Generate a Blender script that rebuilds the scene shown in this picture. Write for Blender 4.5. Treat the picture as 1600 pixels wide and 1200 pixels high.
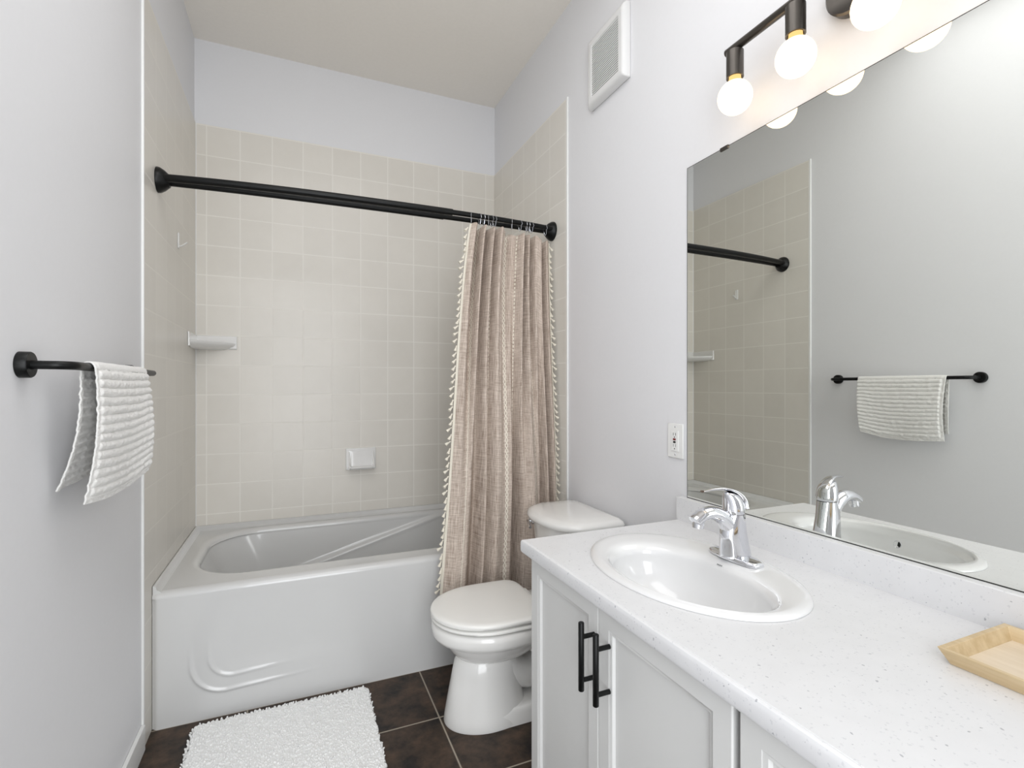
import bpy, bmesh, math, random
from mathutils import Vector, Matrix, noise
from math import sin, cos, pi, radians, sqrt, atan2, exp

for o in list(bpy.data.objects):
    bpy.data.objects.remove(o)
SC = bpy.context.scene
COL = SC.collection
random.seed(7)

# ------------------------------------------------------------------ camera
F, TH, HY = 785.9, 0.4054, 604.37
CX, CZ = 0.4401, 1.1381
cam = bpy.data.cameras.new('camera')
cam.sensor_fit = 'HORIZONTAL'
cam.sensor_width = 36.0
cam.lens = 36.0 * F / 1600.0
cam.shift_y = (HY - 600.0) / 1600.0
cam.clip_start = 0.02
co = bpy.data.objects.new('camera', cam)
COL.objects.link(co)
co.location = (CX, 0, CZ)
co.rotation_euler = (pi / 2, 0, -TH)
SC.camera = co

# ------------------------------------------------------------------ world, lights, exposure
W, D, H = 1.524, 2.796, 2.802
YF = -0.46                                   # front wall (unseen, behind the camera; its doorway is invented)
world = bpy.data.worlds.new('world')
SC.world = world
world.use_nodes = True
world.node_tree.nodes['Background'].inputs[0].default_value = (0.93, 0.96, 1.0, 1)
world.node_tree.nodes['Background'].inputs[1].default_value = 1.0

def area(name, loc, rot, sx, sy, power, col):
    l = bpy.data.lights.new(name, 'AREA')
    l.shape = 'RECTANGLE'
    l.size, l.size_y = sx, sy
    l.energy = power
    l.color = col
    o = bpy.data.objects.new(name, l)
    COL.objects.link(o)
    o.location = loc
    o.rotation_euler = rot
    return o
# added soft fill shining in through the invented doorway behind the camera
area('added_doorway_fill', (0.46, YF - 0.42, 1.30), (radians(90), 0, 0), 1.2, 2.4, 45, (0.95, 0.975, 1.0))
# added overhead fill above the frame, standing for no known fixture
area('added_overhead_fill', (0.62, 0.75, H - 0.03), (0, 0, 0), 1.0, 1.3, 12, (0.985, 0.99, 1.0))
BULB = 2.9

SC.view_settings.view_transform = 'Standard'
SC.view_settings.look = 'None'
SC.view_settings.gamma = 1.0
SC.view_settings.use_curve_mapping = False
SC.view_settings.exposure = -0.12

# ------------------------------------------------------------------ materials
def s2l(c):
    return tuple(((x / 255.0) / 12.92 if x / 255.0 <= 0.04045 else ((x / 255.0 + 0.055) / 1.055) ** 2.4) for x in c) + (1,)

class NT:
    def __init__(s, name):
        s.m = bpy.data.materials.new(name)
        s.m.use_nodes = True
        s.n = s.m.node_tree.nodes
        s.l = s.m.node_tree.links
        s.b = s.n['Principled BSDF']
    def node(s, t, **kw):
        n = s.n.new(t)
        for k, v in kw.items():
            setattr(n, k, v)
        return n
    def link(s, a, b):
        s.l.new(a, b)
    def math(s, op, a, b=None, clamp=False):
        n = s.n.new('ShaderNodeMath')
        n.operation = op
        n.use_clamp = clamp
        for i, v in enumerate((a, b)):
            if v is None:
                continue
            if isinstance(v, (int, float)):
                n.inputs[i].default_value = v
            else:
                s.l.new(v, n.inputs[i])
        return n.outputs[0]
    def mix(s, fac, a, b):
        n = s.n.new('ShaderNodeMix')
        n.data_type = 'RGBA'
        for i, v in ((0, fac), (6, a), (7, b)):
            if isinstance(v, (int, float, tuple)):
                n.inputs[i].default_value = v
            else:
                s.l.new(v, n.inputs[i])
        return n.outputs[2]
    def noise(s, vec, scale, detail=3, rough=0.5):
        n = s.n.new('ShaderNodeTexNoise')
        n.inputs['Scale'].default_value = scale
        n.inputs['Detail'].default_value = detail
        n.inputs['Roughness'].default_value = rough
        s.l.new(vec, n.inputs['Vector'])
        return n.outputs['Fac']
    def ramp(s, v, a, b, c0=(0, 0, 0, 1), c1=(1, 1, 1, 1)):
        n = s.n.new('ShaderNodeValToRGB')
        n.color_ramp.elements[0].position = a
        n.color_ramp.elements[1].position = b
        n.color_ramp.elements[0].color = c0
        n.color_ramp.elements[1].color = c1
        s.l.new(v, n.inputs[0])
        return n.outputs[0]
    def coord(s, kind='Object'):
        return s.n.new('ShaderNodeTexCoord').outputs[kind]
    def bump(s, h, strength=0.3, dist=0.001):
        n = s.n.new('ShaderNodeBump')
        n.inputs['Strength'].default_value = strength
        n.inputs['Distance'].default_value = dist
        s.l.new(h, n.inputs['Height'])
        s.l.new(n.outputs[0], s.b.inputs['Normal'])
    def base(s, c):
        if isinstance(c, tuple):
            s.b.inputs['Base Color'].default_value = c
        else:
            s.l.new(c, s.b.inputs['Base Color'])
    def set(s, rough=0.5, metal=0.0, coat=0.0, spec=None):
        s.b.inputs['Roughness'].default_value = rough
        s.b.inputs['Metallic'].default_value = metal
        s.b.inputs['Coat Weight'].default_value = coat
        s.b.inputs['Coat Roughness'].default_value = 0.05
        if spec is not None:
            s.b.inputs['Specular IOR Level'].default_value = spec

def simple(name, col, rough, metal=0.0, coat=0.0, var=0.0, bump=0.0, scale=60, bdist=0.0006):
    t = NT(name)
    v = t.coord()
    c = s2l(col)
    if var:
        n = t.noise(v, scale)
        c = t.mix(n, s2l(tuple(x * (1 - var) for x in col)), s2l(tuple(min(255, x * (1 + var)) for x in col)))
    t.base(c)
    t.set(rough, metal, coat)
    if bump:
        t.bump(t.noise(v, scale * 3, 4), bump, bdist)
    return t.m

M = {}
M['paint'] = simple('wall_paint', (229, 229, 231), 0.55, var=0.006, bump=0.12, scale=90)
M['ceil'] = simple('ceiling_paint', (243, 238, 230), 0.8, var=0.012, bump=0.3, scale=70)
M['acrylic'] = simple('tub_acrylic', (214, 214, 213), 0.16, coat=0.4, var=0.004, scale=6)
M['ceramic'] = simple('toilet_ceramic', (238, 237, 234), 0.13, coat=0.5, var=0.004, scale=5)
M['sinkc'] = simple('sink_ceramic', (233, 233, 233), 0.1, coat=0.5, var=0.003, scale=5)
M['plastic'] = simple('seat_plastic', (240, 239, 235), 0.28, var=0.004, scale=5)
M['fixture'] = simple('glazed_fitting', (232, 231, 229), 0.15, coat=0.4, var=0.005, scale=20)
M['black'] = simple('matte_black_metal', (16, 17, 17), 0.38, metal=0.5, var=0.1, scale=40)
M['gun'] = simple('gunmetal', (92, 88, 84), 0.3, metal=0.9, var=0.05, scale=30)
M['chrome'] = simple('chrome', (225, 226, 230), 0.05, metal=1.0, var=0.01, scale=10)
M['steel'] = simple('ring_steel', (200, 202, 208), 0.22, metal=0.9, var=0.02, scale=30)
M['cab'] = simple('cabinet_paint', (216, 216, 214), 0.38, var=0.006, scale=25)
M['dark'] = simple('dark_gap', (30, 32, 28), 0.7, var=0.1, scale=30)
M['trimw'] = simple('white_trim', (236, 236, 234), 0.3, var=0.004, scale=20)
M['plate'] = simple('white_plastic', (236, 236, 234), 0.3, var=0.004, scale=20)
M['red'] = simple('red_plastic', (120, 22, 24), 0.4, var=0.05)
M['vent'] = simple('vent_plastic', (226, 226, 225), 0.4, var=0.005, scale=20)
M['logo'] = simple('grey_print', (130, 132, 132), 0.4, var=0.05)
M['tassel'] = simple('cream_cotton', (226, 220, 205), 0.85, var=0.06, scale=300, bump=0.5)

def mat_mirror():
    t = NT('mirror_silver')
    v = t.coord()
    t.base(t.mix(t.noise(v, 3), s2l((238, 240, 235)), s2l((240, 241, 237))))
    t.set(0.0, 1.0)
    return t.m
M['mirror'] = mat_mirror()

def mat_bulb():
    t = NT('bulb_glow')
    e = t.node('ShaderNodeEmission')
    v = t.coord()
    t.link(t.mix(t.noise(v, 8), s2l((255, 229, 194)), s2l((255, 227, 190))), e.inputs[0])
    e.inputs[1].default_value = BULB
    t.link(e.outputs[0], t.n['Material Output'].inputs[0])
    return t.m
M['bulb'] = mat_bulb()
def mat_neck():
    t = NT('bulb_neck')
    e = t.node('ShaderNodeEmission')
    v = t.coord()
    t.link(t.mix(t.noise(v, 8), s2l((255, 214, 140)), s2l((255, 208, 130))), e.inputs[0])
    e.inputs[1].default_value = 1.3
    t.link(e.outputs[0], t.n['Material Output'].inputs[0])
    return t.m
M['neck'] = mat_neck()

def mat_tile(name, axis, a0, pa, z0=0.5255, pz=0.1436, g=0.0026):
    t = NT(name)
    v = t.coord()
    s = t.node('ShaderNodeSeparateXYZ')
    t.link(v, s.inputs[0])
    def line(val, off, p):
        q = t.math('DIVIDE', t.math('SUBTRACT', val, off - 50 * p), p)
        fr = t.math('FRACT', q)
        d = t.math('MULTIPLY', t.math('MINIMUM', fr, t.math('SUBTRACT', 1.0, fr)), p)
        return d, t.math('FLOOR', q)
    da, ia = line(s.outputs[0 if axis == 'x' else 1], a0, pa)
    dz, iz = line(s.outputs[2], z0, pz)
    d = t.math('MINIMUM', da, dz)
    gm = t.ramp(d, g * 0.35, g * 0.75)                # 0 in grout, 1 on tile
    cell = t.node('ShaderNodeCombineXYZ')
    t.link(ia, cell.inputs[0]); t.link(iz, cell.inputs[1])
    wn = t.node('ShaderNodeTexWhiteNoise')
    t.link(cell.outputs[0], wn.inputs[0])
    n1 = t.noise(v, 14, 5, 0.6)
    body = t.mix(n1, s2l((218, 213, 204)), s2l((228, 224, 216)))
    tint = t.mix(wn.outputs[0], s2l((218, 214, 206)), s2l((229, 225, 217)))
    body = t.mix(0.4, body, tint)
    t.base(t.mix(gm, s2l((240, 237, 230)), body))
    r = t.math('ADD', t.math('MULTIPLY', t.math('SUBTRACT', 1.0, gm), 0.4), 0.3)
    t.link(r, t.b.inputs['Roughness'])
    h = t.math('ADD', t.math('MULTIPLY', t.ramp(d, 0.0, 0.0045), 1.0), t.math('MULTIPLY', n1, 0.15))
    t.bump(h, 0.25, 0.0010)
    return t.m
M['tile_b'] = mat_tile('beige_wall_tile_back', 'x', 0.0452, 0.1425)
M['tile_l'] = mat_tile('beige_wall_tile_left', 'y', 2.062, 0.1465)
M['tile_r'] = mat_tile('beige_wall_tile_right', 'y', 2.08, 0.1465)

def mat_floor():
    t = NT('dark_slate_tile')
    v = t.coord()
    s = t.node('ShaderNodeSeparateXYZ')
    t.link(v, s.inputs[0])
    def line(val, off, p):
        q = t.math('DIVIDE', t.math('SUBTRACT', val, off - 20 * p), p)
        fr = t.math('FRACT', q)
        return t.math('MULTIPLY', t.math('MINIMUM', fr, t.math('SUBTRACT', 1.0, fr)), p)
    d = t.math('MINIMUM', line(s.outputs[0], 0.893, 0.305), line(s.outputs[1], 1.69, 0.305))
    gm = t.ramp(d, 0.002, 0.0032)
    n1 = t.noise(v, 11, 8, 0.68)
    n2 = t.noise(v, 45, 6, 0.7)
    c = t.mix(t.ramp(n1, 0.38, 0.66), s2l((26, 22, 20)), s2l((84, 66, 52)))
    c = t.mix(t.math('MULTIPLY', t.ramp(n2, 0.45, 0.7), 0.5), c, s2l((58, 48, 41)))
    t.base(t.mix(gm, s2l((176, 166, 150)), c))
    t.set(0.5, spec=0.35)
    t.bump(t.math('ADD', n1, t.math('MULTIPLY', gm, 0.6)), 0.4, 0.002)
    return t.m
M['floor'] = mat_floor()

def mat_counter():
    t = NT('speckled_white_laminate')
    v = t.coord()
    def spk(scale, thr, seedoff):
        vo = t.node('ShaderNodeTexVoronoi')
        vo.inputs['Scale'].default_value = scale
        mp = t.node('ShaderNodeMapping')
        mp.inputs['Location'].default_value = (seedoff, seedoff * 2, seedoff * 3)
        nz = t.node('ShaderNodeTexNoise'); nz.inputs['Scale'].default_value = scale * 2
        t.link(v, nz.inputs['Vector'])
        t.link(v, mp.inputs[0])
        vm = t.node('ShaderNodeVectorMath'); vm.operation = 'MULTIPLY_ADD'
        t.link(nz.outputs['Color'], vm.inputs[0])
        vm.inputs[1].default_value = (0.006,) * 3
        t.link(mp.outputs[0], vm.inputs[2])
        t.link(vm.outputs[0], vo.inputs['Vector'])
        wn = t.node('ShaderNodeTexWhiteNoise')
        t.link(vo.outputs['Color'], wn.inputs[0])
        rad = t.math('MULTIPLY', wn.outputs[0], thr)
        m = t.math('LESS_THAN', vo.outputs['Distance'], rad)
        s2 = t.node('ShaderNodeSeparateColor'); t.link(vo.outputs['Color'], s2.inputs[0])
        return t.math('MULTIPLY', m, t.math('GREATER_THAN', s2.outputs[1], 0.45))
    a = spk(190, 0.38, 3.1)
    b = spk(90, 0.18, 7.7)
    c = t.mix(t.noise(v, 25, 4), s2l((222, 222, 223)), s2l((230, 230, 231)))
    c = t.mix(t.math('MULTIPLY', a, 0.3), c, s2l((178, 180, 185)))
    c = t.mix(t.math('MULTIPLY', b, 0.6), c, s2l((140, 141, 148)))
    t.base(c)
    t.set(0.3)
    t.bump(t.noise(v, 400, 3), 0.08, 0.0004)
    return t.m
M['counter'] = mat_counter()

def mat_wood(name, c0, c1, stretch):
    t = NT(name)
    v = t.coord()
    mp = t.node('ShaderNodeMapping')
    mp.inputs['Scale'].default_value = stretch
    t.link(v, mp.inputs[0])
    n = t.noise(mp.outputs[0], 1.0, 6, 0.6)
    n2 = t.noise(mp.outputs[0], 4.0, 3, 0.6)
    c = t.mix(t.ramp(n, 0.35, 0.68), s2l(c0), s2l(c1))
    c = t.mix(t.math('MULTIPLY', n2, 0.25), c, s2l(c0))
    t.base(c)
    t.set(0.42)
    t.bump(n2, 0.1, 0.0005)
    return t.m
M['bamboo'] = mat_wood('bamboo', (198, 172, 130), (222, 201, 164), (60, 5, 60))
M['ply'] = mat_wood('pale_birch', (218, 199, 172), (232, 216, 193), (50, 6, 20))

def mat_towel():
    t = NT('white_terry')
    v = t.coord()
    n = t.noise(v, 500, 3, 0.7)
    t.base(t.mix(n, s2l((222, 220, 216)), s2l((246, 245, 242))))
    t.set(0.95)
    t.b.inputs['Sheen Weight'].default_value = 0.3
    t.bump(n, 0.6, 0.0015)
    return t.m
M['towel'] = mat_towel()
M['rug'] = simple('rug_chenille', (243, 243, 242), 0.95, var=0.03, scale=120, bump=0.5)

def mat_linen(STR):
    t = NT('taupe_linen')
    uv = t.coord('UV')
    s = t.node('ShaderNodeSeparateXYZ')
    t.link(uv, s.inputs[0])
    U, V = s.outputs[0], s.outputs[1]
    def wv(sx, sy, sc):
        mp = t.node('ShaderNodeMapping')
        mp.inputs['Scale'].default_value = (sx, sy, 1)
        t.link(uv, mp.inputs[0])
        return t.noise(mp.outputs[0], sc, 3, 0.65)
    a = wv(330, 14, 1.0)            # uv are metres: warp slubs run down, weft slubs across
    b = wv(16, 300, 1.0)
    big = wv(4, 3, 1.0)
    w = t.math('ADD', t.math('MULTIPLY', a, 0.58), t.math('MULTIPLY', b, 0.42))
    c = t.mix(t.ramp(w, 0.38, 0.62), s2l((152, 135, 122)), s2l((224, 211, 199)))
    c = t.mix(t.math('MULTIPLY', big, 0.25), c, s2l((186, 170, 157)))
    masks = None
    for k, s0 in enumerate(STR):
        dx = t.math('ABSOLUTE', t.math('SUBTRACT', U, s0))
        ph = t.math('MULTIPLY', V, pi / (0.022 if k % 2 == 0 else 0.017))
        sn = t.math('ABSOLUTE', t.math('SINE', ph))
        if k % 2 == 0:               # chain of loops
            ring = t.math('LESS_THAN', t.math('ABSOLUTE', t.math('SUBTRACT', dx, t.math('MULTIPLY', sn, 0.0050))), 0.0019)
        else:                        # running dashes
            ring = t.math('MULTIPLY', t.math('LESS_THAN', dx, 0.0022), t.math('GREATER_THAN', sn, 0.55))
        masks = ring if masks is None else t.math('MAXIMUM', masks, ring)
    edge = t.math('LESS_THAN', U, 0.010)
    masks = t.math('MAXIMUM', masks, edge)
    t.base(t.mix(masks, c, s2l((232, 226, 212))))
    t.set(0.9)
    t.b.inputs['Specular IOR Level'].default_value = 0.15
    t.bump(t.math('ADD', w, t.math('MULTIPLY', masks, 0.8)), 0.45, 0.0012)
    return t.m

# ------------------------------------------------------------------ mesh helpers
def wloc(o):
    v = Vector((0, 0, 0))
    while o is not None:
        v += o.location
        o = o.parent
    return v

class MB:
    """collects world-space geometry for one mesh"""
    def __init__(s):
        s.v = []; s.f = []; s.uv = None; s.mi = []
    def add(s, vs, fs, mi=0):
        n = len(s.v)
        s.v += [tuple(p) for p in vs]
        s.f += [tuple(i + n for i in f) for f in fs]
        s.mi += [mi] * len(fs)
        return s
    def box(s, x0, y0, z0, x1, y1, z1, mi=0):
        vs = [(x0, y0, z0), (x1, y0, z0), (x1, y1, z0), (x0, y1, z0), (x0, y0, z1), (x1, y0, z1), (x1, y1, z1), (x0, y1, z1)]
        return s.add(vs, [(0, 3, 2, 1), (4, 5, 6, 7), (0, 1, 5, 4), (1, 2, 6, 5), (2, 3, 7, 6), (3, 0, 4, 7)], mi)
    def loft(s, rings, cap0=True, cap1=True, closed=True, mi=0):
        n = len(rings[0]); vs = [p for r in rings for p in r]; fs = []
        m = n if closed else n - 1
        for i in range(len(rings) - 1):
            for j in range(m):
                k = (j + 1) % n
                fs.append((i * n + j, i * n + k, (i + 1) * n + k, (i + 1) * n + j))
        if cap0: fs.append(tuple(range(n - 1, -1, -1)))
        if cap1: fs.append(tuple((len(rings) - 1) * n + j for j in range(n)))
        return s.add(vs, fs, mi)
    def tube(s, pts, rad, n=16, cap=True, flat=None, mi=0):
        """tube along points; rad scalar or list; flat=(list of y-scales)"""
        pts = [Vector(p) for p in pts]
        if isinstance(rad, (int, float)): rad = [rad] * len(pts)
        rings = []
        T0 = (pts[1] - pts[0]).normalized()
        up = Vector((0, 1, 0)) if abs(T0.y) < 0.9 else Vector((0, 0, 1))
        N = (up - T0 * up.dot(T0)).normalized()
        for i, p in enumerate(pts):
            if i == 0: T = T0
            elif i == len(pts) - 1: T = (pts[-1] - pts[-2]).normalized()
            else: T = ((pts[i + 1] - p).normalized() + (p - pts[i - 1]).normalized()).normalized()
            N = (N - T * N.dot(T)).normalized()
            B = T.cross(N)
            r = rad[i]
            rn, rb = (r if isinstance(r, tuple) else (r, r))
            rings.append([p + N * (cos(2 * pi * j / n) * rn) + B * (sin(2 * pi * j / n) * rb) for j in range(n)])
        return s.loft(rings, cap, cap, mi=mi)
    def lathe(s, c, axis, prof, n=32, mi=0, cap0=True, cap1=True):
        """prof: list of (distance along axis, radius)"""
        c = Vector(c); A = Vector(axis).normalized()
        up = Vector((0, 0, 1)) if abs(A.z) < 0.9 else Vector((1, 0, 0))
        N = A.cross(up).normalized(); B = A.cross(N)
        rings = [[c + A * d + N * (cos(2 * pi * j / n) * r) + B * (sin(2 * pi * j / n) * r) for j in range(n)] for d, r in prof]
        return s.loft(rings, cap0, cap1, mi=mi)
    def grid(s, nu, nv, fn, mi=0, uvf=None):
        base = len(s.v)
        vs = [fn(i / nu, j / nv) for j in range(nv + 1) for i in range(nu + 1)]
        fs = [(j * (nu + 1) + i, j * (nu + 1) + i + 1, (j + 1) * (nu + 1) + i + 1, (j + 1) * (nu + 1) + i) for j in range(nv) for i in range(nu)]
        return s.add(vs, fs, mi)
    def build(s, name, mat, parent=None, smooth=False, bevel=0, seg=2, origin=None, angle=40, uvs=None, recalc=True):
        if parent is not None: off = wloc(parent)
        else: off = Vector(origin) if origin is not None else Vector((0, 0, 0))
        me = bpy.data.meshes.new(name)
        me.from_pydata([Vector(p) - off for p in s.v], [], s.f)
        mats = mat if isinstance(mat, (list, tuple)) else [mat]
        for m in mats: me.materials.append(m)
        if len(mats) > 1:
            for p, i in zip(me.polygons, s.mi): p.material_index = i
        if uvs is not None:
            ul = me.uv_layers.new(name='UVMap')
            for lp in me.loops: ul.data[lp.index].uv = uvs[lp.vertex_index]
        if recalc:
            bm = bmesh.new(); bm.from_mesh(me)
            bmesh.ops.recalc_face_normals(bm, faces=bm.faces)
            bm.to_mesh(me); bm.free()
        me.update()
        if smooth:
            for p in me.polygons: p.use_smooth = True
            if angle is not None:
                me.set_sharp_from_angle(angle=radians(angle))
        o = bpy.data.objects.new(name, me)
        COL.objects.link(o)
        if parent is not None: o.parent = parent
        else: o.location = off
        if bevel:
            b = o.modifiers.new('bevel', 'BEVEL')
            b.width = bevel; b.segments = seg; b.limit_method = 'ANGLE'; b.angle_limit = radians(35)
            b.harden_normals = False
            for p in me.polygons: p.use_smooth = True
            me.set_sharp_from_angle(angle=radians(35))
        return o

def tag(o, label, cat, group=None, kind=None):
    o['label'] = label; o['category'] = cat
    if group: o['group'] = group
    if kind: o['kind'] = kind
    return o
def thing(name, loc, label, cat, group=None):
    o = bpy.data.objects.new(name, None); COL.objects.link(o)
    o.location = loc; o.empty_display_size = 0.05
    return tag(o, label, cat, group)
def struct(o):
    o['kind'] = 'structure'; return o
def bez(p0, p1, p2, p3, n):
    out = []
    for i in range(n + 1):
        t = i / n; a = (1 - t)
        out.append(tuple(a**3 * q0 + 3 * a * a * t * q1 + 3 * a * t * t * q2 + t**3 * q3 for q0, q1, q2, q3 in zip(p0, p1, p2, p3)))
    return out
def smooth01(t):
    t = max(0.0, min(1.0, t)); return t * t * (3 - 2 * t)
def catmull(pts, n):
    P = [Vector(p) for p in pts]; P = [P[0] * 2 - P[1]] + P + [P[-1] * 2 - P[-2]]
    out = []
    for i in range(1, len(P) - 2):
        for k in range(n):
            t = k / n
            out.append(0.5 * ((2 * P[i]) + (P[i + 1] - P[i - 1]) * t + (2 * P[i - 1] - 5 * P[i] + 4 * P[i + 1] - P[i + 2]) * t * t + (3 * P[i] - P[i - 1] - 3 * P[i + 1] + P[i + 2]) * t ** 3))
    out.append(P[-2]); return out

# ------------------------------------------------------------------ room shell
TT = 0.006                                     # tile stands proud of the paint by this much
TW = 0.10
YL, YR = 1.914, 1.925
ZT, ZB = 2.396, 0.474
struct(MB().box(-TW, YF - TW, -0.1, W + TW, D + TW, 0).build('floor', M['floor']))
struct(MB().box(-TW, YF - TW, H, W + TW, D + TW, H + 0.1).build('ceiling', M['ceil']))
wl = struct(MB().box(-TT - TW, YF - TW, 0, -TT, D + TT + TW, H).build('wall_left', M['paint']))
wr = struct(MB().box(W + TT, YF - TW, 0, W + TT + TW, D + TT + TW, H).build('wall_right', M['paint']))
wb = struct(MB().box(-TT, D + TT, 0, W + TT, D + TT + TW, H).build('wall_back', M['paint']))
# unseen front wall; its invented doorway is cut tall for the added fill
m = MB()
DX0, DX1, DZ = 0.06, 0.92, 2.42
m.box(-TT, YF - TW, 0, DX0, YF, H).box(DX1, YF - TW, 0, W + TT, YF, H).box(DX0, YF - TW, DZ, DX1, YF, H)
struct(m.build('wall_front', M['paint']))
m = MB()
m.box(DX0 - 0.05, YF, 0, DX0, YF + 0.014, DZ + 0.05).box(DX1, YF, 0, DX1 + 0.05, YF + 0.014, DZ + 0.05).box(DX0, YF, DZ, DX1, YF + 0.014, DZ + 0.05)
struct(m.build('door_1', M['trimw'], bevel=0.003))

def wallpart(m, name, mat, wall, **k):
    return m.build(name, mat, wall, **k)
m = MB().box(-TT, YL, 0, 0, D, ZT)
wallpart(m, 'tile_surround', M['tile_l'], wl)
m = MB().box(W, YR, 0, W + TT, D, ZT)
wallpart(m, 'tile_surround', M['tile_r'], wr)
m = MB().box(-TT, D, 0.3, W + TT, D + TT, ZT)
wallpart(m, 'tile_surround', M['tile_b'], wb)
# white edging strips and the pale caulk line in the corners
struct(MB().box(-TT, YL - 0.011, 0, 0.0015, YL, ZT + 0.004).build('trim_1', M['trimw'], bevel=0.0015))
struct(MB().box(W - 0.0015, YR - 0.011, 0, W + TT, YR, ZT + 0.004).build('trim_2', M['trimw'], bevel=0.0015))
struct(MB().loft([[(0, D, z), (0.004, D, z), (0, D - 0.004, z)] for z in (ZB, ZT)]).build('trim_3', M['trimw']))
struct(MB().box(-TT, YF, 0, 0.006, YL - 0.012, 0.08).build('baseboard_left', M['trimw'], bevel=0.002))
struct(MB().box(W - 0.006, 1.215, 0, W + TT, YR - 0.012, 0.08).build('baseboard_right', M['trimw'], bevel=0.002))

# ------------------------------------------------------------------ bathtub
YT = 1.995
ZR = 0.452
tub = thing('bathtub', (W / 2, (YT + D) / 2, 0), 'white glossy built-in bathtub with a plain front apron along the tiled back wall', 'bathtub')
TX0, TX1 = 0.0012, W - 0.0012
# basin: rings of a rounded outline, from rim opening down to the basin floor
def rrect(x0, x1, y0, y1, ra, z, n=14, rad4=None):
    """rounded rectangle, ccw from lower right corner"""
    r = rad4 or (ra, ra, ra, ra)          # radii: (x1,y0),(x1,y1),(x0,y1),(x0,y0)
    pts = []
    for (cx, cy, a0, rr) in ((x1 - r[0], y0 + r[0], -pi / 2, r[0]), (x1 - r[1], y1 - r[1], 0, r[1]), (x0 + r[2], y1 - r[2], pi / 2, r[2]), (x0 + r[3], y0 + r[3], pi, r[3])):
        for k in range(n + 1):
            a = a0 + (pi / 2) * k / n
            pts.append((cx + rr * cos(a), cy + rr * sin(a), z))
    # subdivide the long straights so that they can be displaced
    out = []
    for i in range(len(pts)):
        a = pts[i]; b = pts[(i + 1) % len(pts)]
        L = sqrt((a[0] - b[0]) ** 2 + (a[1] - b[1]) ** 2)
        k = 40 if (i + 1) % (n + 1) == 0 else 1
        for q in range(k):
            out.append((a[0] + (b[0] - a[0]) * q / k, a[1] + (b[1] - a[1]) * q / k, z))
    return out
rings = []
def basin(u, z):
    # u 0 at the opening, 1 at the floor
    x0 = 0.085 + 0.16 * u; x1 = 1.44 - 0.10 * u
    y0 = 2.115 + 0.05 * u; y1 = 2.725 - 0.045 * u
    return rrect(x0, x1, y0, y1, 0.1, z, rad4=(0.12 + 0.02 * u, 0.12 + 0.02 * u, 0.20, 0.20))
rings.append(rrect(TX0, TX1, YT + 0.028, D - 0.012, 0.004, ZR))
rings.append(rrect(0.06, 1.465, 2.088, 2.757, 0.17, ZR - 0.001, rad4=(0.14, 0.14, 0.22, 0.22)))
for e, dz in ((0.0, 0.0), (0.012, 0.0025), (0.020, 0.008), (0.025, 0.018)):
    b0 = rrect(0.068 + e, 1.457 - e, 2.096 + e, 2.747 - e, 0.17, ZR - dz, rad4=(0.14, 0.14, 0.21, 0.21))
    rings.append(b0)
N = 60
for k in range(1, N + 1):
    u = k / N
    z = ZR - 0.018 - (0.33) * u
    r = basin(u * 0.9 + 0.02, z)
    out = []
    for (x, y, zz) in r:
        # long sloping arm-rest ledge on the far side of the basin
        if y > 2.45 and 0.3 < x < 1.4:
            zl = 0.44 - (1.155 - x) * 0.27
            q = smooth01((zl - zz) / 0.016)
            y2 = y - 0.017 * q * smooth01((x - 0.32) / 0.2) - 0.006 * exp(-((zz - zl + 0.012) / 0.012) ** 2) * smooth01((x - 0.32) / 0.2)
            out.append((x, y2, zz))
        else:
            out.append((x, y, zz))
    rings.append(out)
for s_, dz in ((0.96, 0.012), (0.85, 0.018), (0.5, 0.02), (0.1, 0.024)):
    base = rings[5 + N]
    cx_, cy_ = 0.77, 2.42
    rings.append([(cx_ + (x - cx_) * s_, cy_ + (y - cy_) * s_, ZR - 0.348 - dz) for x, y, z in base])
m = MB(); m.loft(rings, cap0=False, cap1=True)
m.build('basin', M['acrylic'], tub, smooth=True, angle=60)
# apron with a rolled top edge and two faint embossed corner curves
def polyd(px, pz, path):
    best = 9; bt = 0
    L = 0
    for i in range(len(path) - 1):
        (ax, az), (bx, bz) = path[i], path[i + 1]
        dx, dz = bx - ax, bz - az; l2 = dx * dx + dz * dz
        t = max(0, min(1, ((px - ax) * dx + (pz - az) * dz) / l2))
        d = sqrt((px - ax - dx * t) ** 2 + (pz - az - dz * t) ** 2)
        if d < best: best = d; bt = (i + t) / (len(path) - 1)
    return best, bt
def corner_path(x0, z0, r, xe, ze):
    p = [(x0 - 0.004, ze), (x0 - 0.002, (ze + z0 + r) / 2), (x0, z0 + r)]
    for k in range(1, 9):
        a = pi + (pi / 2) * k / 8
        p.append((x0 + r + r * cos(a), z0 + r + r * sin(a)))
    p += [(x0 + r + (xe - x0 - r) * k / 3, z0 + 0.012 * (k / 3)) for k in (1, 2, 3)]
    return p
PA = corner_path(0.112, 0.088, 0.105, 0.56, 0.31)
PB = corner_path(0.165, 0.136, 0.075, 0.47, 0.285)
def apron_y(x, z):
    y = YT
    for P_, amp in ((PA, 0.0050), (PB, 0.0040)):
        d, t = polyd(x, z, P_)
        fade = smooth01(t / 0.25) * smooth01((1 - t) / 0.22)
        y -= amp * fade * exp(-(d / 0.0055) ** 2)
    # the panel inside the curves is dished very slightly
    inx = smooth01((x - 0.165) / 0.08) * smooth01((z - 0.136) / 0.06) * smooth01((0.75 - x) / 0.4) * smooth01((0.42 - z) / 0.2)
    return y + 0.004 * inx
prof = []
for k in range(9):
    a = (pi / 2) * k / 8
    prof.append((YT + 0.028 - 0.028 * sin(a), ZR - 0.020 + 0.020 * cos(a)))   # (y,z) rolling from the rim to the apron
m = MB()
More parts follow.
